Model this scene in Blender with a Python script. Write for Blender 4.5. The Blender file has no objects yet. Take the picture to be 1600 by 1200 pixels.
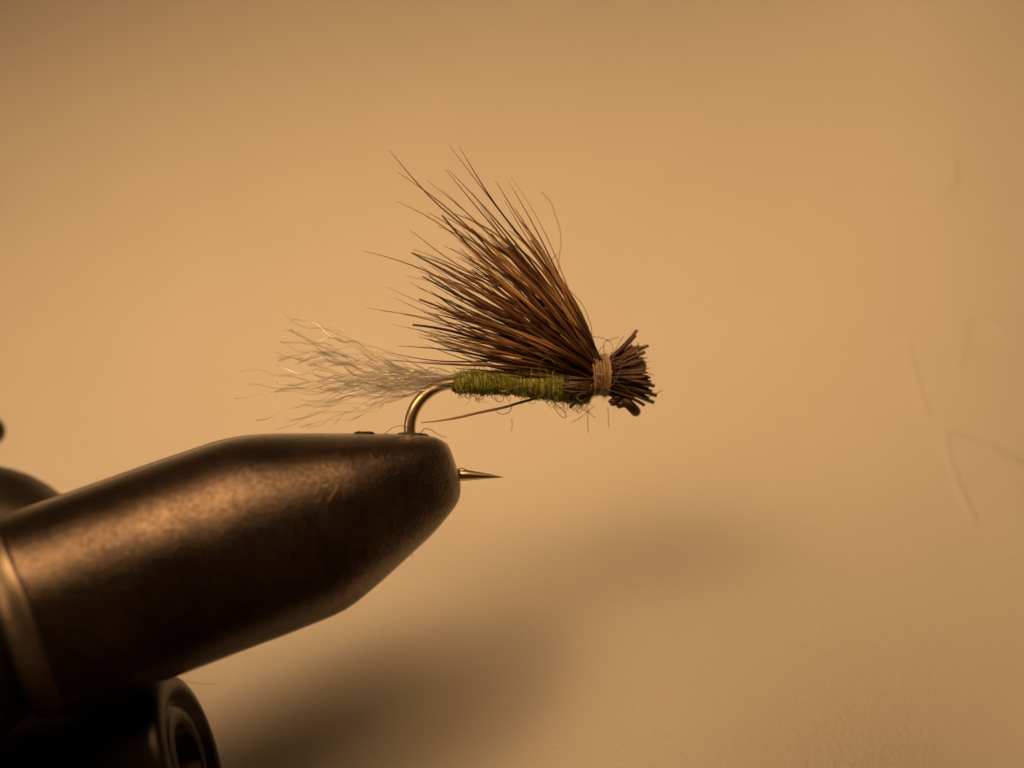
import bpy, math, random
import numpy as np
from mathutils import Vector, noise

random.seed(7)
R = random.Random(11)
SC = bpy.context.scene
C = SC.collection

# ------------------------------------------------------------------ camera
# 1 unit = 1 cm.  The camera looks along +Y; the fly sits in the vise jaws near the origin.
DIST = 8.0
K = 0.002                     # cm per photograph pixel in the plane y = 0
cam = bpy.data.cameras.new('camera')
cam.lens = 80.0
cam.sensor_width = 32.0
cam.sensor_fit = 'HORIZONTAL'
cam.clip_start = 0.05
cam.clip_end = 200.0
cam.dof.use_dof = True
cam.dof.focus_distance = DIST + 0.0
cam.dof.aperture_fstop = 0.32
camo = bpy.data.objects.new('camera', cam)
camo.location = (0, -DIST, 0)
camo.rotation_euler = (math.pi / 2, 0, 0)
C.objects.link(camo)
SC.camera = camo

# ------------------------------------------------------------------ light
SC.view_settings.view_transform = 'Standard'
SC.view_settings.look = 'None'
SC.view_settings.exposure = 0.0
SC.view_settings.gamma = 1.0
world = bpy.data.worlds.new('World')
SC.world = world
world.use_nodes = True
bg = world.node_tree.nodes['Background']
bg.inputs['Color'].default_value = (1.0, 0.28, 0.06, 1)
bg.inputs['Strength'].default_value = 0.015

LAMP_DIR = Vector((-0.46, -0.66, 0.74)).normalized()
LAMP_DIR_R = Vector((0.26, -0.68, 0.74)).normalized()
LAMP_AIM = Vector((-0.66, 1.1, 0.66))
for nm, dr, en in (('left_desk_lamp_light', LAMP_DIR, 43.5), ('right_split_key_light', LAMP_DIR_R, 35.5)):  # one lamp's light split in two; the added right half softens the fly's shadow
    lamp = bpy.data.lights.new(nm, 'AREA')
    lamp.shape = 'ELLIPSE'
    lamp.size = 6.5
    lamp.size_y = 5.2
    lamp.spread = math.radians(57.0)
    lamp.color = (1.0, 0.565, 0.235)
    lamp.energy = en
    lampo = bpy.data.objects.new(nm, lamp)
    lampo.location = LAMP_AIM + dr * 6.0
    lampo.rotation_euler = (-dr).to_track_quat('-Z', 'Y').to_euler()
    C.objects.link(lampo)
# small bright light added in front of the broad one for sharp glints
glint = bpy.data.lights.new('glint_light', 'AREA')
glint.shape = 'DISK'
glint.size = 1.5
glint.color = (1.0, 0.56, 0.23)
glint.energy = 32.0
glinto = bpy.data.objects.new('glint_light', glint)
glinto.location = Vector((-0.4, 0.0, 0.1)) + LAMP_DIR * 5.6
glinto.rotation_euler = (-LAMP_DIR).to_track_quat('-Z', 'Y').to_euler()
C.objects.link(glinto)
# fill light added off to the left, put in for the rim on the jaw's step
rim_fill = bpy.data.lights.new('rim_fill_light', 'AREA')
rim_fill.shape = 'ELLIPSE'
rim_fill.size = 2.6
rim_fill.size_y = 5.0
rim_fill.color = (1.0, 0.55, 0.24)
rim_fill.energy = 95.0
rim_fillo = bpy.data.objects.new('rim_fill_light', rim_fill)
L2 = Vector((-0.89, -0.40, 0.08)).normalized()
rim_fillo.location = Vector((-1.2, -0.3, -0.5)) + L2 * 9.0
rim_fillo.rotation_euler = (-L2).to_track_quat('-Z', 'Y').to_euler()
C.objects.link(rim_fillo)

SC.cycles.use_denoising = True
SC.cycles.max_bounces = 8
SC.cycles.transparent_max_bounces = 24
SC.cycles.caustics_reflective = False
SC.cycles.caustics_refractive = False
SC.cycles.sample_clamp_indirect = 4.0


# ------------------------------------------------------------------ helpers
def W(px, py, y=0.0):
    """World point at depth y seen at photograph pixel (1600 x 1200)."""
    f = K * (DIST + y) / DIST
    return Vector(((px - 800) * f, y, (600 - py) * f))


BETA = math.radians(15.0)     # the jaws come a little towards the camera on the left
TB = math.tan(BETA)
X0 = (700 - 800) * K
NORM = Vector((math.sin(BETA), -math.cos(BETA), 0))   # out of the hook's plane, towards the camera
E = Vector((math.cos(BETA), math.sin(BETA), 0))
Z = Vector((0, 0, 1))


def PL(px, py, off=0.0):
    """Point in the plane of the hook, moved off (in pixels) towards the camera."""
    c = (px - 800) * K / DIST
    y = (DIST * c - X0) * TB / (1 - c * TB)
    return W(px, py, y) + NORM * (off * K)


def link(o, parent=None):
    C.objects.link(o)
    if parent is not None:
        o.parent = parent
        o.matrix_parent_inverse.identity()
        o.location = o.location - parent.location
    return o


def mesh_obj(name, verts, faces, mat, parent=None, smooth=True, cols=None):
    me = bpy.data.meshes.new(name)
    me.from_pydata([tuple(v) for v in verts], [], faces)
    if smooth:
        me.polygons.foreach_set('use_smooth', [True] * len(me.polygons))
    if cols is not None:
        at = me.color_attributes.new('Col', 'FLOAT_COLOR', 'POINT')
        flat = []
        for c in cols:
            flat += [c[0], c[1], c[2], 1.0]
        at.data.foreach_set('color', flat)
    me.materials.append(mat)
    me.update()
    o = bpy.data.objects.new(name, me)
    return link(o, parent)


def empty(name, loc, label, cat):
    o = bpy.data.objects.new(name, None)
    o.location = loc
    o.empty_display_size = 0.1
    C.objects.link(o)
    o['label'] = label
    o['category'] = cat
    return o


def tag(o, label, cat, group=None):
    o['label'] = label
    o['category'] = cat
    if group:
        o['group'] = group
    return o


class MB:
    def __init__(self):
        self.v, self.f, self.c = [], [], []

    def tube(self, pts, radii, sides=6, cols=None, cap=True, squash=1.0, side_dir=None, twist=0.0):
        n = len(pts)
        base = len(self.v)
        t = (pts[1] - pts[0]).normalized()
        a = (side_dir - t * side_dir.dot(t)) if side_dir is not None else t.orthogonal()
        a = a.normalized()
        for i in range(n):
            if i == 0:
                t = pts[1] - pts[0]
            elif i == n - 1:
                t = pts[-1] - pts[-2]
            else:
                t = pts[i + 1] - pts[i - 1]
            t = t.normalized()
            a = a - t * a.dot(t)
            if a.length < 1e-6:
                a = t.orthogonal()
            a = a.normalized()
            b = t.cross(a)
            for j in range(sides):
                th = 2 * math.pi * j / sides
                if twist:
                    ct, st = math.cos(twist * i), math.sin(twist * i)
                    u, w = math.cos(th), math.sin(th) * squash
                    self.v.append(pts[i] + (a * (u * ct - w * st) + b * (u * st + w * ct)) * radii[i])
                    if cols is not None:
                        self.c.append(cols[i])
                    continue
                self.v.append(pts[i] + (a * math.cos(th) + b * math.sin(th) * squash) * radii[i])
                if cols is not None:
                    self.c.append(cols[i])
        for i in range(n - 1):
            for j in range(sides):
                k = (j + 1) % sides
                p = base + i * sides
                self.f.append((p + j, p + k, p + sides + k, p + sides + j))
        if cap:
            self.f.append(tuple(base + j for j in reversed(range(sides))))
            self.f.append(tuple(base + (n - 1) * sides + j for j in range(sides)))

    def rings(self, rings, cap0=True, cap1=True):
        """rings: lists of points, same count, closed loops."""
        base = len(self.v)
        m = len(rings[0])
        for r in rings:
            self.v += r
        for i in range(len(rings) - 1):
            for j in range(m):
                k = (j + 1) % m
                p = base + i * m
                self.f.append((p + j, p + k, p + m + k, p + m + j))
        if cap0:
            self.f.append(tuple(base + j for j in reversed(range(m))))
        if cap1:
            q = base + (len(rings) - 1) * m
            self.f.append(tuple(q + j for j in range(m)))

    def build(self, name, mat, parent=None, smooth=True):
        return mesh_obj(name, self.v, self.f, mat, parent, smooth, self.c if len(self.c) == len(self.v) and self.c else None)


def bez(p0, p1, p2, n):
    out = []
    for i in range(n + 1):
        t = i / n
        out.append(p0 * (1 - t) ** 2 + p1 * 2 * t * (1 - t) + p2 * t * t)
    return out


def smoothpath(pts, n):
    """Catmull-Rom through pts, n samples per span."""
    P = [pts[0] * 2 - pts[1]] + list(pts) + [pts[-1] * 2 - pts[-2]]
    out = []
    for i in range(1, len(P) - 2):
        a, b, c, d = P[i - 1], P[i], P[i + 1], P[i + 2]
        for k in range(n):
            t = k / n
            out.append(0.5 * ((2 * b) + (c - a) * t + (2 * a - 5 * b + 4 * c - d) * t * t + (3 * b - a - 3 * c + d) * t ** 3))
    out.append(pts[-1].copy())
    return out


def lerp3(a, b, t):
    return tuple(a[i] + (b[i] - a[i]) * t for i in range(3))


def ramp(stops, t):
    for i in range(len(stops) - 1):
        if t <= stops[i + 1][0]:
            u = (t - stops[i][0]) / max(1e-6, stops[i + 1][0] - stops[i][0])
            return lerp3(stops[i][1], stops[i + 1][1], max(0, min(1, u)))
    return stops[-1][1]


# ------------------------------------------------------------------ materials
def new_mat(name):
    m = bpy.data.materials.new(name)
    m.use_nodes = True
    return m, m.node_tree.nodes, m.node_tree.links, m.node_tree.nodes['Principled BSDF']


def paper_mat():
    m, N, L, P = new_mat('paper')
    P.inputs['Base Color'].default_value = (0.80, 0.79, 0.77, 1)
    P.inputs['Roughness'].default_value = 0.38
    P.inputs['Specular IOR Level'].default_value = 0.8
    co = N.new('ShaderNodeTexCoord')
    n1 = N.new('ShaderNodeTexNoise')
    n1.inputs['Scale'].default_value = 55.0
    n1.inputs['Detail'].default_value = 4.0
    n1.inputs['Roughness'].default_value = 0.62
    n2 = N.new('ShaderNodeTexNoise')
    n2.inputs['Scale'].default_value = 2.2
    n2.inputs['Detail'].default_value = 3.0
    L.new(co.outputs['Object'], n1.inputs['Vector'])
    L.new(co.outputs['Object'], n2.inputs['Vector'])
    bp = N.new('ShaderNodeBump')
    bp.inputs['Strength'].default_value = 0.7
    bp.inputs['Distance'].default_value = 0.006
    L.new(n1.outputs['Fac'], bp.inputs['Height'])
    L.new(bp.outputs['Normal'], P.inputs['Normal'])
    cr = N.new('ShaderNodeValToRGB')
    cr.color_ramp.elements[0].position = 0.3
    cr.color_ramp.elements[0].color = (0.79, 0.78, 0.76, 1)
    cr.color_ramp.elements[1].position = 0.7
    cr.color_ramp.elements[1].color = (0.81, 0.80, 0.78, 1)
    L.new(n2.outputs['Fac'], cr.inputs['Fac'])
    L.new(cr.outputs['Color'], P.inputs['Base Color'])
    return m


def steel_mat(name, base, rough, bump=0.25, metallic=0.9, scale=60.0, pits=True, streak=False):
    m, N, L, P = new_mat(name)
    P.inputs['Metallic'].default_value = metallic
    co = N.new('ShaderNodeTexCoord')
    n1 = N.new('ShaderNodeTexNoise')
    n1.inputs['Scale'].default_value = scale
    n1.inputs['Detail'].default_value = 5.0
    n1.inputs['Roughness'].default_value = 0.6
    n2 = N.new('ShaderNodeTexNoise')
    n2.inputs['Scale'].default_value = 5.0
    n2.inputs['Detail'].default_value = 6.0
    n2.inputs['Roughness'].default_value = 0.65
    if streak:
        mp = N.new('ShaderNodeMapping')
        mp.inputs['Scale'].default_value = (0.06, 1.0, 1.0)
        L.new(co.outputs['Object'], mp.inputs['Vector'])
        L.new(mp.outputs['Vector'], n1.inputs['Vector'])
    else:
        L.new(co.outputs['Object'], n1.inputs['Vector'])
    L.new(co.outputs['Object'], n2.inputs['Vector'])
    cr = N.new('ShaderNodeValToRGB')
    cr.color_ramp.elements[0].position = 0.32
    cr.color_ramp.elements[0].color = tuple(b * 0.60 for b in base) + (1,)
    cr.color_ramp.elements[1].position = 0.68
    cr.color_ramp.elements[1].color = tuple(b * 1.3 for b in base) + (1,)
    L.new(n2.outputs['Fac'], cr.inputs['Fac'])
    col = cr.outputs['Color']
    if pits:
        # dark pits where the finish has worn through
        n3 = N.new('ShaderNodeTexNoise')
        n3.inputs['Scale'].default_value = 95.0
        n3.inputs['Detail'].default_value = 3.0
        L.new(co.outputs['Object'], n3.inputs['Vector'])
        c3 = N.new('ShaderNodeValToRGB')
        c3.color_ramp.elements[0].position = 0.34
        c3.color_ramp.elements[0].color = (0.6, 0.57, 0.55, 1)
        c3.color_ramp.elements[1].position = 0.60
        c3.color_ramp.elements[1].color = (1.12, 1.1, 1.1, 1)
        L.new(n3.outputs['Fac'], c3.inputs['Fac'])
        mx = N.new('ShaderNodeMix')
        mx.data_type = 'RGBA'
        mx.blend_type = 'MULTIPLY'
        mx.inputs['Factor'].default_value = 1.0
        L.new(col, mx.inputs['A'])
        L.new(c3.outputs['Color'], mx.inputs['B'])
        col = mx.outputs['Result']
    L.new(col, P.inputs['Base Color'])
    rr = N.new('ShaderNodeMapRange')
    rr.inputs['To Min'].default_value = rough - 0.07
    rr.inputs['To Max'].default_value = rough + 0.09
    L.new(n2.outputs['Fac'], rr.inputs['Value'])
    L.new(rr.outputs['Result'], P.inputs['Roughness'])
    bp = N.new('ShaderNodeBump')
    bp.inputs['Strength'].default_value = bump
    bp.inputs['Distance'].default_value = 0.004
    L.new(n1.outputs['Fac'], bp.inputs['Height'])
    nrm = bp.outputs['Normal']
    if pits:                                  # soft dents left by years of use
        n4 = N.new('ShaderNodeTexNoise')
        n4.inputs['Scale'].default_value = 22.0
        n4.inputs['Detail'].default_value = 4.0
        n4.inputs['Roughness'].default_value = 0.7
        L.new(co.outputs['Object'], n4.inputs['Vector'])
        b2 = N.new('ShaderNodeBump')
        b2.inputs['Strength'].default_value = 0.16
        b2.inputs['Distance'].default_value = 0.006
        L.new(n4.outputs['Fac'], b2.inputs['Height'])
        L.new(nrm, b2.inputs['Normal'])
        nrm = b2.outputs['Normal']
    L.new(nrm, P.inputs['Normal'])
    return m


def fibre_mat(name, rough=0.35, spec=0.5, trans=0.25, col=None, clear=0.0):
    """Hair and yarn: gloss on the outside, some light through the strand; colour from the strand itself."""
    m, N, L, P = new_mat(name)
    P.inputs['Roughness'].default_value = rough
    P.inputs['Specular IOR Level'].default_value = spec
    tr = N.new('ShaderNodeBsdfTranslucent')
    mx = N.new('ShaderNodeMixShader')
    mx.inputs['Fac'].default_value = trans
    out = N['Material Output']
    if col is None:
        at = N.new('ShaderNodeVertexColor')
        at.layer_name = 'Col'
        src = at.outputs['Color']
        L.new(src, P.inputs['Base Color'])
        L.new(src, tr.inputs['Color'])
    else:
        P.inputs['Base Color'].default_value = (*col, 1)
        tr.inputs['Color'].default_value = (*col, 1)
    L.new(P.outputs['BSDF'], mx.inputs[1])
    L.new(tr.outputs['BSDF'], mx.inputs[2])
    last = mx.outputs['Shader']
    if clear > 0:
        tp = N.new('ShaderNodeBsdfTransparent')
        m2 = N.new('ShaderNodeMixShader')
        m2.inputs['Fac'].default_value = clear
        L.new(last, m2.inputs[1])
        L.new(tp.outputs['BSDF'], m2.inputs[2])
        last = m2.outputs['Shader']
    L.new(last, out.inputs['Surface'])
    return m


def bronze_mat():
    m, N, L, P = new_mat('bronzed_wire')
    P.inputs['Base Color'].default_value = (0.95, 0.80, 0.55, 1)
    P.inputs['Metallic'].default_value = 1.0
    P.inputs['Roughness'].default_value = 0.32
    co = N.new('ShaderNodeTexCoord')
    n = N.new('ShaderNodeTexNoise')
    n.inputs['Scale'].default_value = 90.0
    L.new(co.outputs['Object'], n.inputs['Vector'])
    bp = N.new('ShaderNodeBump')
    bp.inputs['Strength'].default_value = 0.12
    bp.inputs['Distance'].default_value = 0.002
    L.new(n.outputs['Fac'], bp.inputs['Height'])
    L.new(bp.outputs['Normal'], P.inputs['Normal'])
    return m


M_PAPER = paper_mat()
M_JAW = steel_mat('black_oxide_steel', (0.200, 0.162, 0.140), 0.205, 0.55, metallic=0.9, scale=120.0)
M_EDGE = steel_mat('highlight_edge_steel', (0.42, 0.36, 0.30), 0.40, 0.3, metallic=0.95, pits=False)  # highlight strip put into the colour: jaw steel made paler here
M_DARK = steel_mat('blackened_steel', (0.075, 0.065, 0.06), 0.36, 0.12, metallic=0.8, pits=False)
M_KNOB = steel_mat('turned_dark_steel', (0.09, 0.075, 0.07), 0.40, 0.5, metallic=0.8, scale=90, pits=False, streak=True)
M_BRONZE = bronze_mat()
M_HAIR = fibre_mat('deer_hair', 0.30, 0.75, 0.10)
M_BUTT = fibre_mat('clipped_hair', 0.50, 0.4, 0.08)
M_YARN = fibre_mat('green_yarn', 0.65, 0.25, 0.10)


def tail_mat(name, gloss, clear, rough):
    """Clear shiny synthetic strand: part of the light goes straight through, part glints, part is scattered."""
    m, N, L, P = new_mat(name)
    at = N.new('ShaderNodeVertexColor')
    at.layer_name = 'Col'
    P.inputs['Roughness'].default_value = 0.18
    P.inputs['Specular IOR Level'].default_value = 1.0
    L.new(at.outputs['Color'], P.inputs['Base Color'])
    tr = N.new('ShaderNodeBsdfTranslucent')
    L.new(at.outputs['Color'], tr.inputs['Color'])
    gl = N.new('ShaderNodeBsdfGlossy')
    gl.inputs['Color'].default_value = (1, 1, 1, 1)
    gl.inputs['Roughness'].default_value = rough
    tp = N.new('ShaderNodeBsdfTransparent')
    prev = P.outputs['BSDF']
    for fac, node in ((0.10, tr), (gloss, gl), (clear, tp)):
        mx = N.new('ShaderNodeMixShader')
        mx.inputs['Fac'].default_value = fac
        L.new(prev, mx.inputs[1])
        L.new(node.outputs['BSDF'], mx.inputs[2])
        prev = mx.outputs['Shader']
    L.new(prev, N['Material Output'].inputs['Surface'])
    return m


M_TAIL = tail_mat('pale_shiny_fibre', 0.85, 0.72, 0.22)
M_TAIL_DULL = tail_mat('pale_clear_fibre', 0.40, 0.80, 0.22)
M_THREAD = fibre_mat('tan_thread', 0.38, 0.5, 0.08)
M_WISP = fibre_mat('fine_wisp', 0.5, 0.3, 0.35, col=(0.30, 0.26, 0.15))
M_EYE = steel_mat('cemented_dark_wire', (0.10, 0.06, 0.045), 0.45, 0.4, metallic=0.5, pits=False)
M_CEMENT = fibre_mat('brown_cement', 0.25, 0.6, 0.2, col=(0.14, 0.075, 0.05))

# ------------------------------------------------------------------ backdrop paper
G0, GX, GZ = 1.38, -0.25, 1.00


def paper_y(x, z):
    # the sheet is curled: it stands up straighter towards its right side
    t = np.clip((x - 0.2) / 1.5, 0.0, 1.0)
    return G0 + GX * x + (GZ - 0.40 * t * t * (3 - 2 * t)) * z + 0.02 * x * x


def paper_hit(px, py):
    y = G0
    for _ in range(30):
        p = W(px, py, y)
        y = float(paper_y(p.x, p.z))
    return W(px, py, y)


# embossed pen strokes: someone wrote on the sheet from the other side
STROKES = [
    ([(1380, 112), (1361, 154), (1338, 182), (1312, 214)], 5.5, 0.45),
    ([(1284, 142), (1306, 138)], 6, 0.4),
    ([(1492, 244), (1495, 277), (1481, 304), (1462, 309), (1430, 300), (1398, 295)], 4.5, 0.9),
    ([(1396, 290), (1402, 322), (1417, 351)], 4.5, 0.7),
    ([(1322, 474), (1338, 455), (1352, 444)], 5.5, 0.7),
    ([(1352, 444), (1380, 424)], 6.0, 0.3),
    ([(1334, 366), (1344, 368)], 6.0, 0.35),
    ([(1566, 512), (1545, 496), (1526, 495), (1511, 512), (1504, 555), (1497, 574)], 4.2, 0.9),
    ([(1497, 574), (1482, 560)], 4.2, 0.3),
    ([(1447, 527), (1421, 519), (1420, 548), (1436, 607), (1449, 651)], 4.2, 0.9),
    ([(1604, 722), (1552, 701), (1512, 686), (1481, 678), (1477, 690), (1482, 715), (1500, 765), (1524, 814)], 4.2, 1.0),
]
SEGS = []
for pts, wd, amp in STROKES:
    amp = amp * (1.35 if pts[0][1] < 480 else 1.0)
    pp = smoothpath([Vector((a, b, 0)) for a, b in pts], 5)
    pp = [paper_hit(p.x, p.y) for p in pp]
    for i in range(len(pp) - 1):
        SEGS.append((pp[i].x, pp[i].z, pp[i + 1].x, pp[i + 1].z, wd * K, amp))


def axis_lines(lo, hi, f0, f1, coarse, fine):
    a = list(np.arange(lo, f0, coarse)) + list(np.arange(f0, f1, fine)) + list(np.arange(f1, hi + coarse, coarse))
    return np.array(a)


gx = axis_lines(-6.0, 5.0, 0.95, 1.95, 0.08, 0.0048)
gz = axis_lines(-1.48, 5.2, -0.60, 1.32, 0.08, 0.0062)
GXX, GZZ = np.meshgrid(gx, gz)
hgt = np.zeros_like(GXX)
for (x0, z0, x1, z1, wd, amp) in SEGS:
    dx, dz = x1 - x0, z1 - z0
    l2 = dx * dx + dz * dz + 1e-12
    t = np.clip(((GXX - x0) * dx + (GZZ - z0) * dz) / l2, 0, 1)
    d2 = (GXX - x0 - t * dx) ** 2 + (GZZ - z0 - t * dz) ** 2
    hgt = np.maximum(hgt, amp * (0.7 + 0.5 * noise.noise(Vector((x0 * 9, z0 * 9, 0)))) * 0.0088 * np.exp(-d2 / (2 * (wd * 0.80) ** 2)))
YY = paper_y(GXX, GZZ) - hgt
pv = np.stack([GXX, YY, GZZ], -1).reshape(-1, 3)
nx, nz = len(gx), len(gz)
idx = np.arange(nx * nz).reshape(nz, nx)
pf = np.stack([idx[:-1, :-1], idx[:-1, 1:], idx[1:, 1:], idx[1:, :-1]], -1).reshape(-1, 4)
paper = mesh_obj('paper_backdrop', pv.tolist(), pf.tolist(), M_PAPER)
paper['kind'] = 'structure'
paper['label'] = 'plain cream paper sheet with embossed pen strokes behind the fly'

# ------------------------------------------------------------------ the vise
vise = empty('fly_tying_vise', PL(420, 900), 'dark steel fly tying vise gripping the hook bend in its jaws', 'vise')

TOP = [(716, 744), (714, 724), (707, 706), (694, 691), (676, 682), (650, 678.5), (600, 677.5), (500, 677), (440, 677), (400, 678.5), (365, 683), (330, 692), (290, 703.5), (250, 715), (150, 751), (0, 804)]
BOT = [(716, 746), (714.5, 768), (711, 783), (700, 798), (668, 834), (640, 859), (590, 904), (550, 938), (525, 955), (500, 966), (460, 982), (400, 1007), (300, 1049), (150, 1110), (0, 1171)]
A0 = PL(700, 740)
ta = math.tan(math.radians(19.5)) * math.cos(BETA)
al = math.atan(ta)
D3 = (-E * math.cos(al) - Z * math.sin(al)).normalized()
U3 = (-E * math.sin(al) + Z * math.cos(al)).normalized()


def sv(px, py):
    r = PL(px, py) - A0
    return r.dot(D3), r.dot(U3)


tp = np.array([sv(*p) for p in TOP])
bt = np.array([sv(*p) for p in BOT])
# keep the barrel parallel beyond the cone
S_CYL = 0.66
wk = np.array([(-0.040, 0.0), (-0.0375, 0.028), (-0.032, 0.054), (-0.016, 0.090), (0.02, 0.125), (0.08, 0.165), (0.19, 0.218), (0.33, 0.272), (0.46, 0.306), (0.58, 0.324), (0.70, 0.330), (3.0, 0.334)])
S_MIN = max(tp[0, 0], bt[0, 0]) - 0.0005


def jaw_section(s, half, sc=1.0, seg=26, gap=0.007):
    vt = float(np.interp(s, tp[:, 0], tp[:, 1]))
    vb = float(np.interp(s, bt[:, 0], bt[:, 1]))
    w = float(np.interp(s + (-0.040 - S_MIN), wk[:, 0], wk[:, 1]))
    if s > S_CYL:
        vt0 = float(np.interp(S_CYL, tp[:, 0], tp[:, 1]))
        vb0 = float(np.interp(S_CYL, bt[:, 0], bt[:, 1]))
        vt, vb = vt0 + (vt - vt0) * 0.25, vb0 + (vb - vb0) * 0.25
    vm = (vt + vb) / 2
    h = (vt - vb) / 2 * sc
    w *= sc
    ring = []
    p = float(np.interp(s, [0.0, 0.30, 0.75], [3.1, 2.8, 2.25]))
    for i in range(seg + 1):
        th = -math.pi / 2 + math.pi * i / seg
        cy, cz = math.cos(th), math.sin(th)
        f = abs(cy) ** (2 / p) * w
        v = math.copysign(abs(cz) ** (2 / p), cz) * h
        ring.append(A0 + D3 * s + U3 * (vm + v) + NORM * half * (gap + f))
    ring.append(A0 + D3 * s + U3 * (vm + h * 0.6) + NORM * half * gap * 0.6)
    ring.append(A0 + D3 * s + U3 * (vm - h * 0.6) + NORM * half * gap * 0.6)
    return ring if half > 0 else list(reversed(ring))


S_END = 1.362
stat = [S_MIN + x for x in (0.0, 0.002, 0.006, 0.012, 0.02, 0.03, 0.042, 0.056, 0.075, 0.1, 0.13, 0.17)]
stat += list(np.arange(S_MIN + 0.21, S_END - 0.05, 0.04))


def smooth_stations(fn_half):
    return [jaw_section(s, fn_half) for s in stat] + [jaw_section(S_END + ds, fn_half, k) for ds, k in ((-0.020, 1.0), (-0.008, 0.997), (0.0, 0.988))]


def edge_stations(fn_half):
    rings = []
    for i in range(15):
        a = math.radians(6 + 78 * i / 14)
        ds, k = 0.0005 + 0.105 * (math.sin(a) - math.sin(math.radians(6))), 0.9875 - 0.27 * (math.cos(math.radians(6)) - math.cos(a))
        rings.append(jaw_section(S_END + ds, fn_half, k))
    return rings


jaws = []
for half, lab in ((1, None), (-1, 'rear jaw half hidden behind the front one')):
    mb = MB()
    mb.rings(smooth_stations(half))
    j = mb.build('jaw', M_JAW, vise)
    if lab:
        j['label'] = lab
    jaws.append(j)
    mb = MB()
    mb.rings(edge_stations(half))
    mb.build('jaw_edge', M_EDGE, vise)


def lathe(axis_o, axis_d, prof, seg=48):
    """prof: list of (distance along, radius)."""
    a = axis_d.orthogonal().normalized()
    b = axis_d.cross(a)
    rings = []
    for (s, r) in prof:
        c = axis_o + axis_d * s
        rings.append([c + (a * math.cos(2 * math.pi * i / seg) + b * math.sin(2 * math.pi * i / seg)) * r for i in range(seg)])
    return rings


# jaw shank behind the step, running into the vise head
mb = MB()
mb.rings(lathe(A0 + D3 * (S_END + 0.03) + U3 * 0.005, D3, [(0, 0.22), (0.06, 0.255), (0.16, 0.295), (0.40, 0.335), (2.2, 0.34)]))
mb.build('jaw_shank', M_DARK, vise)

# barrel under the jaws with a recessed round end
BD = (W(330, 1150, -0.20) - W(0, 1240, -0.08)).normalized()
BO = W(255, 1194, -0.02)
mb = MB()
mb.rings(lathe(BO, BD, [(-3.4, 0.28), (-0.02, 0.28), (0.06, 0.278), (0.085, 0.268), (0.10, 0.250), (0.104, 0.225), (0.100, 0.205), (0.075, 0.195), (0.070, 0.170), (0.088, 0.160), (0.092, 0.120), (0.080, 0.105), (0.02, 0.10), (0.01, 0.05)], 64))
mb.build('barrel', M_DARK, vise)

# turned knob behind the jaws, and the lever end above it
KO = W(-95, 905, 0.55)
KD = Vector((0.30, -0.75, 0.45)).normalized()
mb = MB()
KC = W(26, 896, 0.55)
mb.rings(lathe(KC, Vector((0.94, -0.10, -0.22)).normalized(), [(-0.6, 0.33), (-0.10, 0.335), (-0.04, 0.33), (0.02, 0.315), (0.09, 0.285), (0.16, 0.24), (0.22, 0.185), (0.26, 0.12), (0.28, 0.05)], 56))
mb.build('clamp_knob', M_KNOB, vise)
mb = MB()
lp = smoothpath([W(-250, 800, 0.75), W(-150, 735, 0.75), W(-60, 690, 0.75), W(-14, 674, 0.75)], 8)
rad = [0.03] * (len(lp) - 5) + [0.034, 0.042, 0.05, 0.053, 0.05]
mb.tube(lp, rad, 16, cap=False)
tip = lp[-1]
td = (lp[-1] - lp[-2]).normalized()
mb.rings(lathe(tip, td, [(0, 0.05), (0.02, 0.046), (0.035, 0.036), (0.046, 0.02), (0.05, 0.004)], 16), cap0=False)
mb.build('lever', M_KNOB, vise)


def lump(mb, c, rx, ry, rz, seed, ang=0.0, seg=9, rng=6):
    rings = []
    for i in range(rng + 1):
        ph = math.pi * (0.04 + 0.92 * i / rng)
        ring = []
        for j in range(seg):
            th = 2 * math.pi * j / seg
            d = Vector((math.sin(ph) * math.cos(th), math.sin(ph) * math.sin(th), math.cos(ph)))
            k = 1 + 0.45 * noise.noise(d * 1.7 + Vector((seed * 3.1, seed, 0)))
            x, y, z = d.x * rx * k, d.y * ry * k, d.z * rz * k
            ring.append(c + Vector((x * math.cos(ang) - z * math.sin(ang), y, x * math.sin(ang) + z * math.cos(ang))))
        rings.append(ring)
    mb.rings(rings)


# chips and crusted dirt on the jaw edges
for (px, py, off, rx, rz, ang, sd) in [(568, 677, 8, 16, 3.0, 0.02, 1), (556, 677.5, 4, 8, 3, 0.3, 2), (640, 679, 9, 22, 3.5, -0.05, 3), (662, 682, 8, 12, 4, -0.35, 4),
                                       (620, 868, 12, 15, 4.5, 0.72, 5), (632, 858, 10, 6, 4, 0.6, 6), (660, 828, 8, 4, 3.5, 0.5, 7), (672, 815, 6, 4, 3, 0.5, 8),
                                       (713, 742, 10, 5, 7, 0.1, 9), (712, 768, 10, 4, 9, 0.0, 10)]:
    mb = MB()
    lump(mb, PL(px, py, off), rx * K, 7 * K, rz * K, sd, ang)
    mb.build('chip', M_DARK, jaws[0])
for o in vise.children_recursive:
    if o.parent is not vise:                        # sub-parts: jaw sits at the vise's frame
        o.location = Vector((0, 0, 0)) - vise.location - o.parent.location

# ------------------------------------------------------------------ the fly
fly = empty('fishing_fly', PL(800, 600), 'tied fishing fly with brown hair wing, green body and pale tail on bronze hook', 'fishing fly')

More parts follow.
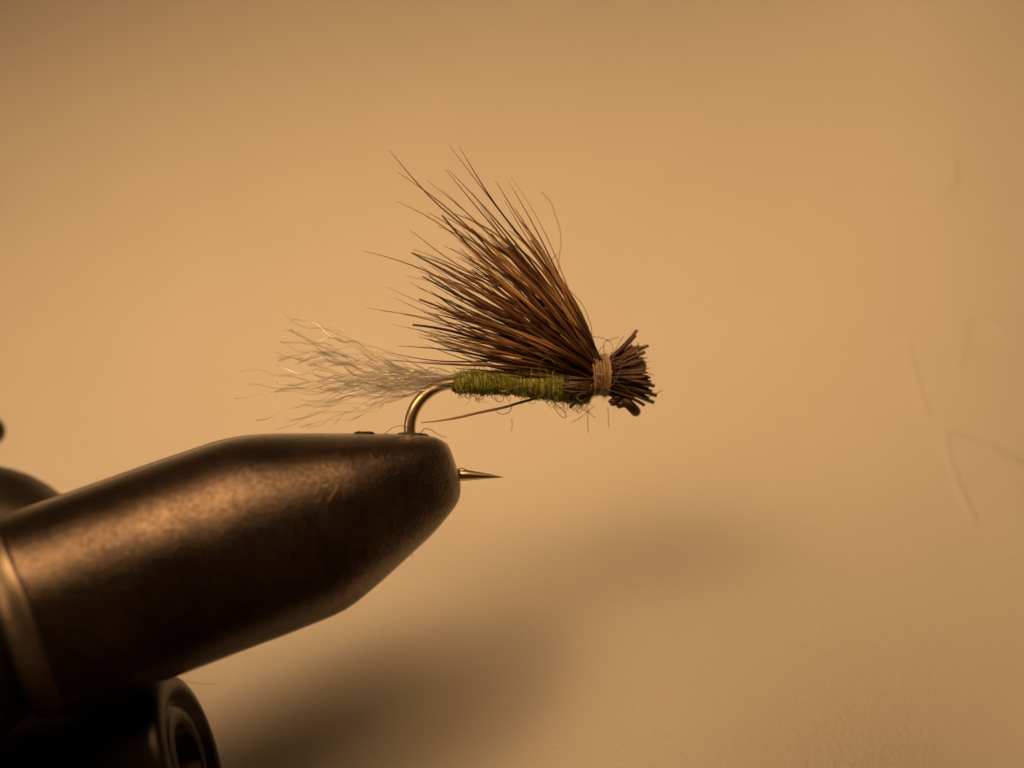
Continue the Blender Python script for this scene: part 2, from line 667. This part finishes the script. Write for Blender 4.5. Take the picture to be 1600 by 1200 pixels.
# hook: shank, round bend, point (one wire)
hp = [PL(960, 606), PL(900, 604), (PL(830, 601)), PL(760, 598.5), PL(722, 598)]
cx, cy_, r_ = 714, 671, 72.5
for a in range(100, 261, 10):
    th = math.radians(a)
    sq = 1.0
    hp.append(PL(cx + r_ * math.cos(th) * (1.02 if math.cos(th) < 0 else 1), cy_ - r_ * math.sin(th)))
hp += [PL(716, 742.5), PL(732, 742.7), PL(752, 743.6), PL(770, 744.6), PL(786, 745.8)]
hp = smoothpath(hp, 4)
n = len(hp)
rr = []
for p in hp:
    rr.append(9.6 * K)
# taper the point
endp = hp[-1]
for i, p in enumerate(hp):
    d = (p - endp).length / K
    if i > n // 2 and d < 75:
        rr[i] = (0.35 + 8.8 * min(1, d / 62) ** 0.9) * K
mb = MB()
mb.tube(hp, rr, 14)
mb.build('hook', M_BRONZE, fly)
# low barb on the point
mb = MB()
lump(mb, PL(722, 734.5, 1), 8 * K, 4 * K, 2.6 * K, 21, -0.1)
mb.build('barb', M_BRONZE, fly)
# turned-down eye, seen nearly edge on
ec = PL(983, 632)
ev = (Vector((0, -DIST, 0)) - ec).normalized()
ex = (E * 0.70 - Z * 0.72).normalized()
ex = (ex - ev * ex.dot(ev)).normalized()
mb = MB()
loop = []
for i in range(29):
    th = 2 * math.pi * i / 28
    loop.append(ec + ex * (15 * K * math.cos(th)) + ev * (14 * K * math.sin(th)))
rings = []
for i in range(28):
    t = (loop[i + 1] - loop[i - 1 if i else 27]).normalized()
    a = (loop[i] - ec).normalized()
    b = t.cross(a)
    rings.append([loop[i] + (a * math.cos(2 * math.pi * j / 10) + b * math.sin(2 * math.pi * j / 10)) * 8.5 * K for j in range(10)])
rings.append(rings[0])
mb.rings(rings, False, False)
mb.tube([PL(948, 607), PL(962, 613), PL(974, 620)], [10 * K, 10 * K, 9 * K], 10)
mb.build('hook_eye', M_EYE, fly)

# body ------------------------------------------------------------
BX = [703, 708, 716, 730, 760, 800, 840, 865, 880, 892, 905, 918, 926]
BZ = [599, 599, 598.5, 598, 598, 598, 601, 604, 607, 612, 617, 618, 614]
BR = [5, 11, 15, 16.5, 17.5, 17.8, 20, 21, 19.5, 17, 14, 12, 6]


def body_at(px):
    return float(np.interp(px, BX, BZ)), float(np.interp(px, BX, BR))


def body_point(px, th, dr=0.0):
    z, r = body_at(px)
    return PL(px, z) + (Z * math.cos(th) + NORM * math.sin(th)) * ((r + dr) * K)


rings = []
npx = 160
bcols = []
mb = MB()
for i in range(npx + 1):
    px = 703 + (926 - 703) * i / npx
    ring = []
    for j in range(28):
        th = 2 * math.pi * j / 28
        wv = 0.9 * math.sin(2 * math.pi * px / 5.2 + th) + 0.9 * math.sin(2 * math.pi * px / 13 + th + 1)
        nz_ = 2.0 * noise.noise(Vector((px * 0.11, math.cos(th) * 2, math.sin(th) * 2)))
        ring.append(body_point(px, th, wv + nz_ - 1.5))
        g = 0.5 + 0.5 * noise.noise(Vector((px * 0.2, th, 3)))
        mb.c.append(lerp3((0.21, 0.245, 0.038), (0.40, 0.425, 0.085), g))
    rings.append(ring)
mb.rings(rings)
mb.build('body', M_YARN, fly)


def fz_col():
    g = R.random()
    return lerp3((0.34, 0.365, 0.06), (0.80, 0.80, 0.31), g * g)


# yarn fibres wound round the body and the fuzz standing off it: too fine to count
mb = MB()
for i in range(1500):
    px = R.uniform(706, 918)
    th0 = R.uniform(0, 6.283)
    L_ = R.uniform(0.5, 1.5)
    slope = R.gauss(1.2, 1.1)
    dr = R.uniform(-0.6, 1.6)
    lift = R.uniform(0, 2.5) if R.random() < 0.4 else 0
    pts = [body_point(px + slope * t, th0 + L_ * t, dr + lift * t * t) for t in (0, .25, .5, .75, 1)]
    c = fz_col()
    mb.tube(pts, [R.uniform(0.5, 0.95) * K] * 5, 4, [c] * 5, cap=False)
for i in range(950):
    px = R.uniform(704, 922)
    if R.random() < 0.35:
        px = R.uniform(840, 922)
    th0 = R.uniform(0, 6.283)
    h = R.uniform(2, 7) if R.random() < 0.9 else R.uniform(9, 24)
    p0 = body_point(px, th0, -1)
    dth = R.gauss(0, 0.35)
    p2 = body_point(px + R.gauss(0, 7), th0 + dth, h)
    p1 = body_point(px + R.gauss(0, 5), th0 + dth * 0.3 + R.gauss(0, 0.2), h * 0.7)
    c = fz_col()
    w = R.uniform(0.28, 0.6) * K
    mb.tube(bez(p0, p1, p2, 5), [w] * 4 + [w * .8, w * .5], 3, [c] * 6, cap=False)
for i in range(34):                                  # little loops
    px = R.uniform(710, 918)
    th = R.choice([math.pi + R.gauss(0, 0.5), R.gauss(0, 0.6)])
    h = R.uniform(9, 20)
    wdt = R.uniform(3, 9)
    ln = R.gauss(0, 6)
    pts = [body_point(px, th, 0), body_point(px - wdt * .6 + ln * .5, th, h * .6), body_point(px + ln, th + .1, h), body_point(px + wdt + ln * .6, th + .1, h * .6), body_point(px + wdt * .6, th, 0)]
    pts = smoothpath(pts, 4)
    c = fz_col()
    mb.tube(pts, [0.42 * K] * len(pts), 3, [c] * len(pts), cap=False)
fz = mb.build('yarn_fuzz', M_YARN, fly)
fz['kind'] = 'stuff'

# the traced larger loop and wisps
WISPS = [
    [(858, 628, 15), (864, 641, 18), (873, 651, 18), (879, 652, 18), (878, 645, 18), (868, 634, 17), (860, 628, 15)],
    [(770, 640, 10), (777, 646, 12), (785, 647, 12), (793, 643, 12), (797, 634, 12)],
    [(768, 616, 20), (769, 625, 22), (775, 628, 22), (781, 624, 22), (781, 616, 20)],
    [(900, 636, 10), (912, 642, 10), (920, 647, 8), (928, 652, 6)],
    [(892, 660, 6), (902, 654, 8), (913, 645, 10), (926, 634, 10)],
    [(917, 637, 8), (916, 655, 8), (917, 676, 8)],
    [(803, 655, -14), (804, 665, -14), (802, 674, -14)],
    [(948, 636, 6), (949, 650, 6), (949, 667, 6)],
    [(926, 526, -6), (936, 527, -2), (948, 531, 2), (954, 537, 5), (956, 546, 6), (953, 554, 6)],
    [(943, 556, 8), (941, 545, 8), (943, 535, 6), (948, 531, 6)],
    [(935, 553, 0), (938, 545, 0), (944, 540, 0)],
    [(950, 533, -8), (960, 529, -8), (969, 527, -8)],
    [(878, 445, -20), (878, 420, -20), (880, 395, -20), (882, 378, -20), (880, 355, -20), (873, 335, -20), (866, 315, -20), (851, 298, -20)],
    [(866, 418, -20), (868, 405, -20), (877, 396, -20)],
    [(880, 448, 10), (893, 460, 10), (907, 476, 10), (916, 495, 10), (921, 512, 10), (922, 528, 10)],
    [(924, 586, 32), (946, 591, 33), (962, 603, 34), (974, 612, 34), (985, 618, 30), (1000, 622, 26), (1028, 610, 22)],
    [(940, 608, 34), (950, 598, 34), (957, 583, 33), (962, 572, 32), (968, 566, 30)],
    [(945, 610, 33), (960, 616, 34), (980, 622, 32), (1000, 632, 28)],
    [(832, 584, 34), (835, 566, 35), (848, 560, 36), (858, 570, 36)],
    [(846, 552, 30), (852, 562, 32), (858, 569, 32)],
    [(598, 678, 10), (612, 668, 10), (625, 665, 10), (638, 668, 10)],
    [(960, 556, -10), (966, 545, -10), (972, 533, -10), (978, 526, -10)],
    [(994, 543, 0), (998, 535, 0)],
    [(1000, 585, 10), (1004, 577, 10)],
]
mb = MB()
for wpts in WISPS:
    pts = smoothpath([PL(*p) for p in wpts], 6)
    mb.tube(pts, [0.62 * K] * len(pts), 4, cap=False)
o = mb.build('wisp', M_WISP, fly)
o['kind'] = 'stuff'

# tail: crinkled pale fibres -------------------------------------
TAILS = [(438, 484, -4), (452, 498, 6), (442, 520, 10), (432, 550, -10), (375, 581, 0), (388, 604, -4), (366, 620, 2), (402, 654, -12), (426, 657, 8),
         (428, 667, 10), (480, 668, -6), (470, 672, 0), (520, 513, -25), (446, 540, 16), (435, 590, 14), (432, 600, 4), (445, 522, -20), (438, 528, 0), (436, 560, 12), (460, 640, 12)]
TC = [(1.0, 0.99, 0.96), (0.98, 0.96, 0.92), (0.96, 0.93, 0.86), (0.85, 0.78, 0.66)]


def tail_fibre(tx, tz, off, t0=0.0, amp=None):
    rz, ro = R.uniform(586, 604), R.uniform(-12, 14)
    p0 = Vector((R.uniform(702, 722), rz, ro))
    p2 = Vector((tx, tz, off))
    mid = p0.lerp(p2, 0.5) + Vector((R.gauss(0, 8), R.gauss(0, 12), R.gauss(0, 8)))
    mid.y = mid.y * 0.6 + (594 + (tz - 594) * 0.45) * 0.4
    amp = R.uniform(3.5, 9.5) if amp is None else amp
    wl = R.uniform(70, 150)
    ph, ph2 = R.uniform(0, 6.28), R.uniform(0, 6.28)
    L_ = (p2 - p0).length
    pts = []
    nseg = 44
    for i in range(nseg + 1):
        t = t0 + (1 - t0) * i / nseg
        p = p0 * (1 - t) ** 2 + mid * 2 * t * (1 - t) + p2 * t * t
        g = min(1, t * 2.2)
        d = t * L_
        a = 2 * math.pi * d / wl
        p = p + Vector((0, amp * g * (math.sin(a + ph) + 0.2 * math.sin(2.3 * a + ph2)), amp * 1.1 * g * math.sin(a * 0.9 + ph2)))
        pts.append(PL(p.x, p.y, p.z))
    r0 = R.uniform(1.0, 1.55) * K
    c = R.choice(TC)
    r0s = [r0 * (1 + 0.25 * math.sin(ph + i * 0.31)) for i in range(len(pts))]
    m = MB()
    shiny = R.random() < 0.6
    m.tube(pts, [q * (1.15 if shiny else 0.95) for q in r0s], 8, [c] * len(pts), squash=0.34 if shiny else 0.9, twist=R.uniform(0.08, 0.34) if shiny else 0.0)
    m.build('tail_fibre', M_TAIL if shiny else M_TAIL_DULL, fly)


for (a, b, c) in TAILS:
    tail_fibre(a, b, c, 0.0, R.uniform(3, 6))
for i in range(62):
    u = R.random()
    tx = 700 - 290 * (0.25 + 0.75 * u ** 0.6) * R.uniform(0.75, 1.0)
    spread = (700 - tx) / 290
    tz = 592 + R.gauss(0, 1) * 42 * spread - 3 * spread
    tz = max(506, min(664, tz))
    tail_fibre(tx, tz, R.gauss(0, 26) * spread, R.choice([0, 0, 0, 0.1, 0.25]))

# wing: stacked deer hair ----------------------------------------
DARK, MID, AMB, TIP, GOLD = (0.050, 0.023, 0.017), (0.21, 0.100, 0.058), (0.66, 0.37, 0.175), (0.11, 0.06, 0.042), (0.90, 0.62, 0.34)
HAIRS = []      # tip x, tip z, offset, width, style
HERO = [(699, 228, 12, 2.0), (713, 229, 16, 2.1), (694, 265, 8, 2.7), (700, 266, 4, 2.4), (617, 269, 14, 2.4), (614, 232, -26, 2.6), (617, 315, 10, 2.1), (641, 358, -6, 2.1),
        (565, 393, 16, 2.1), (778, 281, -16, 2.5), (792, 283, 6, 1.6), (803, 275, -18, 1.2), (785, 313, 10, 1.9), (672, 280, -22, 1.6), (690, 338, 10, 2.5), (681, 354, 12, 2.6),
        (652, 425, 14, 2.1), (665, 415, 18, 2.1), (675, 447, 16, 2.6), (613, 466, 18, 2.2), (600, 485, -24, 1.6), (608, 507, 18, 1.7), (616, 541, 20, 2.7), (665, 521, 26, 2.6),
        (654, 521, -4, 1.8), (601, 549, -10, 2.2), (598, 562, 30, 2.2), (640, 430, -28, 1.8), (580, 480, -36, 1.5), (610, 447, -34, 1.5), (737, 375, 12, 2.9), (745, 310, -8, 1.4), (690, 440, -26, 1.8), (655, 565, 24, 2.0), (662, 538, 8, 2.4), (704, 576, 36, 2.5)]
for h in HERO:
    HAIRS.append((*h, 1.0))
for i in range(41):                                 # loose clumps of hairs that lie together
    u = (i + R.random()) / 41
    ang0 = 2 + 56.5 * u ** 0.92 + R.gauss(0, 1.5)
    off0 = R.gauss(0, 30)
    l0 = R.triangular(0.52, 1.0, 0.78)
    for k in range(R.choice([2, 3, 4, 5, 6])):
        ang = ang0 + R.gauss(0, 1.8)
        mx = float(np.interp(ang, [0, 6, 16, 26, 38, 50, 58, 63], [255, 272, 290, 322, 360, 368, 308, 250]))
        ln = mx * min(1.02, max(0.5, l0 + R.gauss(0, 0.10)))
        a = math.radians(ang)
        HAIRS.append((930 - ln * math.cos(a), 566 - ln * math.sin(a), off0 + R.gauss(0, 8), R.uniform(1.3, 3.3), 0.0))


def wing_hair(tx, tz, off, wdt, hero):
    dx, dz = 930 - tx, 566 - tz
    ang = math.degrees(math.atan2(dz, dx))
    f = max(0.0, min(1.0, ang / 62))
    rz = 604 - 40 * f + R.gauss(0, 4)
    rz = max(563, min(608, rz))
    rx = 934 + R.uniform(-2, 6)
    ro = max(-19, min(19, off * 0.4 + R.gauss(0, 7)))
    p0, p2 = Vector((rx, rz, ro)), Vector((tx, tz, off))
    d = p2 - p0
    ln = math.hypot(d.x, d.y)
    pr = Vector((-d.y, d.x, 0)) / ln          # perpendicular in the plane
    if pr.y > 0:
        pr = -pr                              # points up and right in the picture
    bow = (0.040 + 0.030 * f + R.gauss(0, 0.040)) * ln
    if f > 0.82:
        bow = min(bow, 0.055 * ln)
    p1 = p0 + d * R.uniform(0.38, 0.58) + pr * bow + Vector((0, 0, R.gauss(0, 6)))
    n_ = 16
    blunt = R.random() < 0.14 and not hero
    style = R.random()
    b0, b1 = R.uniform(0.30, 0.55), R.uniform(0.62, 0.82)
    base = lerp3(DARK, MID, R.random() ** 1.8)
    if style < 0.36:
        st = [(0, base), (b0, lerp3(base, MID, .6)), (b1, lerp3(MID, AMB, R.uniform(.2, .7))), (0.93, TIP), (1, TIP)]
    elif style < 0.68:
        st = [(0, lerp3(base, MID, .5)), (b0 * 0.6, MID), (b0, AMB), (b1, lerp3(AMB, GOLD, R.random())), (0.92, MID), (1, TIP)]
    elif style < 0.86 and off > 0:  # front-side hairs coloured golden to stand in for light falling on them
        st = [(0, MID), (0.15, lerp3(MID, GOLD, .5)), (b0, GOLD), (b1, AMB), (0.93, MID), (1, TIP)]
    else:
        st = [(0, base), (b1, lerp3(base, DARK, .5)), (1, TIP)]
    sw = R.gauss(0, 0.016) * ln
    pts = [PL(p.x + pr.x * sw * math.sin(6.283 * j / n_), p.y + pr.y * sw * math.sin(6.283 * j / n_), p.z) for j, p in enumerate(bez(p0, p1, p2, n_))]
    rad, cols = [], []
    ts = R.uniform(0.30, 0.52)
    for i in range(n_ + 1):
        t = i / n_
        r = 0.82 + 0.18 * min(1, t / 0.25)
        if t > ts:
            k = (t - ts) / (1 - ts)
            r *= (1 - 0.45 * k) if blunt else (1 - 0.86 * (k ** 1.15))
        rad.append(r * wdt * K)
        cols.append(ramp(st, t))
    m = MB()
    m.tube(pts, rad, 6, cols, squash=R.uniform(0.75, 1.0))
    m.build('wing_hair', M_HAIR, fly)


for h in HAIRS:
    wing_hair(*h)
# under-layer: the packed mass of shorter hair at the root of the wing
mb = MB()
for i in range(190):
    ang = math.radians(R.uniform(-3, 60))
    ln = R.uniform(50, 150)
    f = max(0, min(1, math.degrees(ang) / 62))
    p0 = Vector((934 + R.uniform(-2, 4), 604 - 40 * f + R.gauss(0, 3), max(-18, min(18, R.gauss(0, 12)))))
    p2 = Vector((930 - ln * math.cos(ang), 568 - ln * math.sin(ang), R.gauss(0, 19)))
    d = p2 - p0
    p1 = p0 + d * 0.5 + Vector((5 * f, -6 - 6 * f, 0))
    pts = [PL(*p) for p in bez(p0, p1, p2, 7)]
    w = R.uniform(1.8, 2.8) * K
    c = lerp3(DARK, MID, R.random() ** 1.5 * 0.8)
    mb.tube(pts, [w * .9, w, w, w, w * .9, w * .7, w * .45, w * .2], 5, [c] * 8)
for i in range(46):                                  # short ones pressed against the front of the body by the thread
    z0 = R.uniform(592, 615)
    x2 = R.uniform(872, 898)
    pts = [PL(*p) for p in bez(Vector((932, min(607, z0), R.uniform(10, 19))), Vector((908, z0 + 1, 28)), Vector((x2, z0 + R.uniform(-6, 2), R.uniform(16, 27))), 5)]
    w = R.uniform(1.8, 2.6) * K
    mb.tube(pts, [w] * 5 + [w * .6], 5, [lerp3(DARK, MID, R.random() * .7)] * 6)
o = mb.build('under_hair', M_HAIR, fly)
o['kind'] = 'stuff'
# one stray hair slanting back under the body, and a short clipped stub
mb = MB()
pts = smoothpath([PL(842, 622, -8), PL(815, 629, -8), PL(788, 637, -8), PL(750, 645, -8), PL(715, 653, -8), PL(685, 658, -8), PL(660, 660.5, -8)], 4)
nn = len(pts)
mb.tube(pts, [K * (2.6 if i < nn * .6 else 2.6 - 2.0 * (i - nn * .6) / (nn * .4)) for i in range(nn)], 6, [lerp3(MID, AMB, 0.25 + 0.5 * i / nn) for i in range(nn)], squash=0.7)
o = mb.build('stray_hair', M_HAIR, fly)
mb = MB()
pts = [PL(904, 622, 14), PL(895, 629, 15), PL(886, 637, 15)]
mb.tube(pts, [2.6 * K] * 3, 6, [DARK] * 3)
mb.build('stray_hair', M_HAIR, fly)

# head: clipped hair butts flaring past the thread ----------------
def butt(x0, z0, o0, x1, z1, o1, r):
    p0, p2 = Vector((x0, z0, o0)), Vector((x1, z1, o1))
    p1 = p0.lerp(p2, 0.45) + Vector((2, (585 - p0.lerp(p2, .45).y) * 0.12, -o1 * 0.12))
    pts = [PL(*p) for p in bez(p0, p1, p2, 6)]
    base = lerp3((0.055, 0.025, 0.020), (0.15, 0.075, 0.055), R.random())
    end = lerp3(base, (0.36, 0.24, 0.17), R.uniform(0.1, 0.9))
    m = MB()
    m.tube(pts, [r * K * k for k in (0.8, .85, .92, 1, 1.05, 1.08, 1.08)], 7, [lerp3(base, end, (t / 6) ** 3) for t in range(7)], squash=R.uniform(.7, 1))
    m.build('hair_butt', M_BUTT, fly, smooth=True)


for i in range(275):
    a, q = R.uniform(0, 6.283), math.sqrt(R.random())
    v, wo = q * math.sin(a), q * math.cos(a)
    z0, o0 = 586 + 21 * v, 18 * wo
    z1 = 583 + (44 if v < 0 else 43) * v + R.gauss(0, 3.5)
    x1 = 996 + 9 * v + R.gauss(0, 5.5)
    butt(944, z0, o0, x1, z1, 44 * wo + R.gauss(0, 2), R.uniform(1.1, 2.2))
for b in [(946, 562, 6, 993, 516, 8, 2.6), (946, 564, 10, 989, 524, 12, 2.8), (944, 565, 14, 1008, 540, 16, 2.6), (946, 570, 18, 1001, 550, 22, 2.7), (946, 566, 0, 985, 530, -6, 2.6),
          (946, 600, 20, 1018, 618, 26, 3.0), (946, 604, 18, 1015, 629, 22, 2.8), (946, 595, 24, 1013, 603, 32, 2.8), (946, 608, 16, 1000, 633, 24, 2.6), (946, 590, 26, 992, 590, 40, 2.8)]:
    butt(*b)

mb = MB()
for i in range(90):                                  # split fibres standing out of the clipped ends
    a, q = R.uniform(0, 6.283), math.sqrt(R.random())
    v, wo = q * math.sin(a), q * math.cos(a)
    p0 = Vector((R.uniform(952, 990), 584 + 34 * v, 34 * wo))
    p2 = Vector((R.uniform(998, 1012) + 9 * v, 583 + 47 * v + R.gauss(0, 5), 44 * wo + R.gauss(0, 3)))
    mb.tube([PL(*p) for p in bez(p0, p0.lerp(p2, .5) + Vector((0, R.gauss(0, 3), R.gauss(0, 2))), p2, 5)], [0.7 * K] * 5 + [0.35 * K], 4, [(0.30, 0.18, 0.12)] * 6)
o = mb.build('butt_fuzz', M_BUTT, fly)
o['kind'] = 'stuff'

# thread band holding wing and butts ------------------------------
for i in range(19):
    px = 922.5 + 23 * i / 18
    u = (px - 934) / 12.5
    rad = 30.5 + 1.6 * u * u + R.gauss(0, 0.7)
    tilt = R.gauss(0, 1.7)
    sx = R.gauss(0, .3)
    pts = []
    for j in range(41):
        th = 2 * math.pi * j / 40
        pts.append(PL(px + tilt * math.sin(th + 1) + sx + 5 * math.cos(th) * -0.25, 586.5 - rad * math.cos(th)) + NORM * (26 * K * math.sin(th) * rad / 30))
    g = lerp3((0.36, 0.23, 0.13), (0.68, 0.50, 0.32), R.random())
    m = MB()
    m.tube(pts, [R.uniform(1.0, 1.5) * K] * 41, 6, [g] * 41, cap=False, side_dir=E)
    m.build('thread_wrap', M_THREAD, fly)
mb = MB()
for i in range(110):
    px, th = R.uniform(918, 950), R.uniform(0, 6.283)
    def tp3(x, a_, d):
        return PL(x, 586.5 - (31 + d) * math.cos(a_)) + NORM * ((27 + d) * K * math.sin(a_))
    d1 = R.uniform(1.5, 7)
    mb.tube(bez(tp3(px, th, 0), tp3(px + R.gauss(0, 3), th + R.gauss(0, .15), d1), tp3(px + R.gauss(0, 6), th + R.gauss(0, .35), d1 * R.uniform(.3, 1.6)), 4), [0.4 * K] * 5, 3, [(0.8, 0.64, 0.44)] * 5, cap=False)
o = mb.build('thread_fuzz', M_THREAD, fly)
o['kind'] = 'stuff'
# core under the wraps so that no light passes between them
mb = MB()
mb.rings([[PL(px, 586.5 - r * math.cos(2 * math.pi * j / 28)) + NORM * (0.87 * r * K * math.sin(2 * math.pi * j / 28)) for j in range(28)] for px, r in ((920, 24), (923, 28.6), (934, 28.4), (945, 28.6), (948, 24))])
mb.c = [(0.5, 0.38, 0.26)] * len(mb.v)
mb.build('thread_core', M_THREAD, fly)
# lumps of head cement under the head
for (px, py, rx, rz, sd) in [(956, 628, 7, 6, 31), (968, 631, 8, 7, 33), (962, 622, 9, 7, 35)]:
    mb = MB()
    lump(mb, PL(px, py, 8), rx * K, 7 * K, rz * K, sd, seg=14, rng=9)
    mb.build('cement_bead', M_CEMENT, fly)

# ------------------------------------------------------------------ loose hairs lying about
def loose(pts, rad, label, col):
    m = MB()
    pts = smoothpath(pts, 6)
    n_ = len(pts)
    m.tube(pts, [rad * K * (1 - 0.5 * i / n_) for i in range(n_)], 5, [col] * n_)
    return tag(m.build('loose_hair', M_HAIR), label, 'hair')


def jaw_front(px, py):
    """Point on the front jaw's surface seen at a pixel."""
    best = None
    o = Vector((0, -DIST, 0))
    d = (W(px, py, 0) - o).normalized()
    dg = bpy.context.evaluated_depsgraph_get()
    hit, loc, nor, *_ = SC.ray_cast(dg, o, d)
    return loc - d * 0.004 if hit else W(px, py, -0.2)


bpy.context.view_layer.update()
q = [jaw_front(*p) for p in ((527, 760), (523, 768), (518, 776), (513, 783))]
loose(q, 1.6, 'short dark hair lying across the bright side of the vise jaw', (0.35, 0.20, 0.08))
loose([PL(646, 838, 10), PL(641, 850, 12), PL(640, 860, 12), PL(642, 870, 12)], 0.9, 'thin curved hair hanging below the underside of the jaw nose', (0.2, 0.13, 0.07))
loose([PL(652, 678, 18), PL(658, 670, 22), PL(668, 671, 24), (PL(678, 678, 26)), PL(692, 683, 26)], 0.8, 'fine greenish hair curling over the top of the jaw beside the hook bend', (0.28, 0.24, 0.12))
loose([W(255, 1058, -0.30), W(285, 1064, -0.28), W(312, 1068, -0.25), W(336, 1069, -0.22)], 0.5, 'faint hair sticking out sideways from the barrel under the jaw', (0.12, 0.07, 0.04))
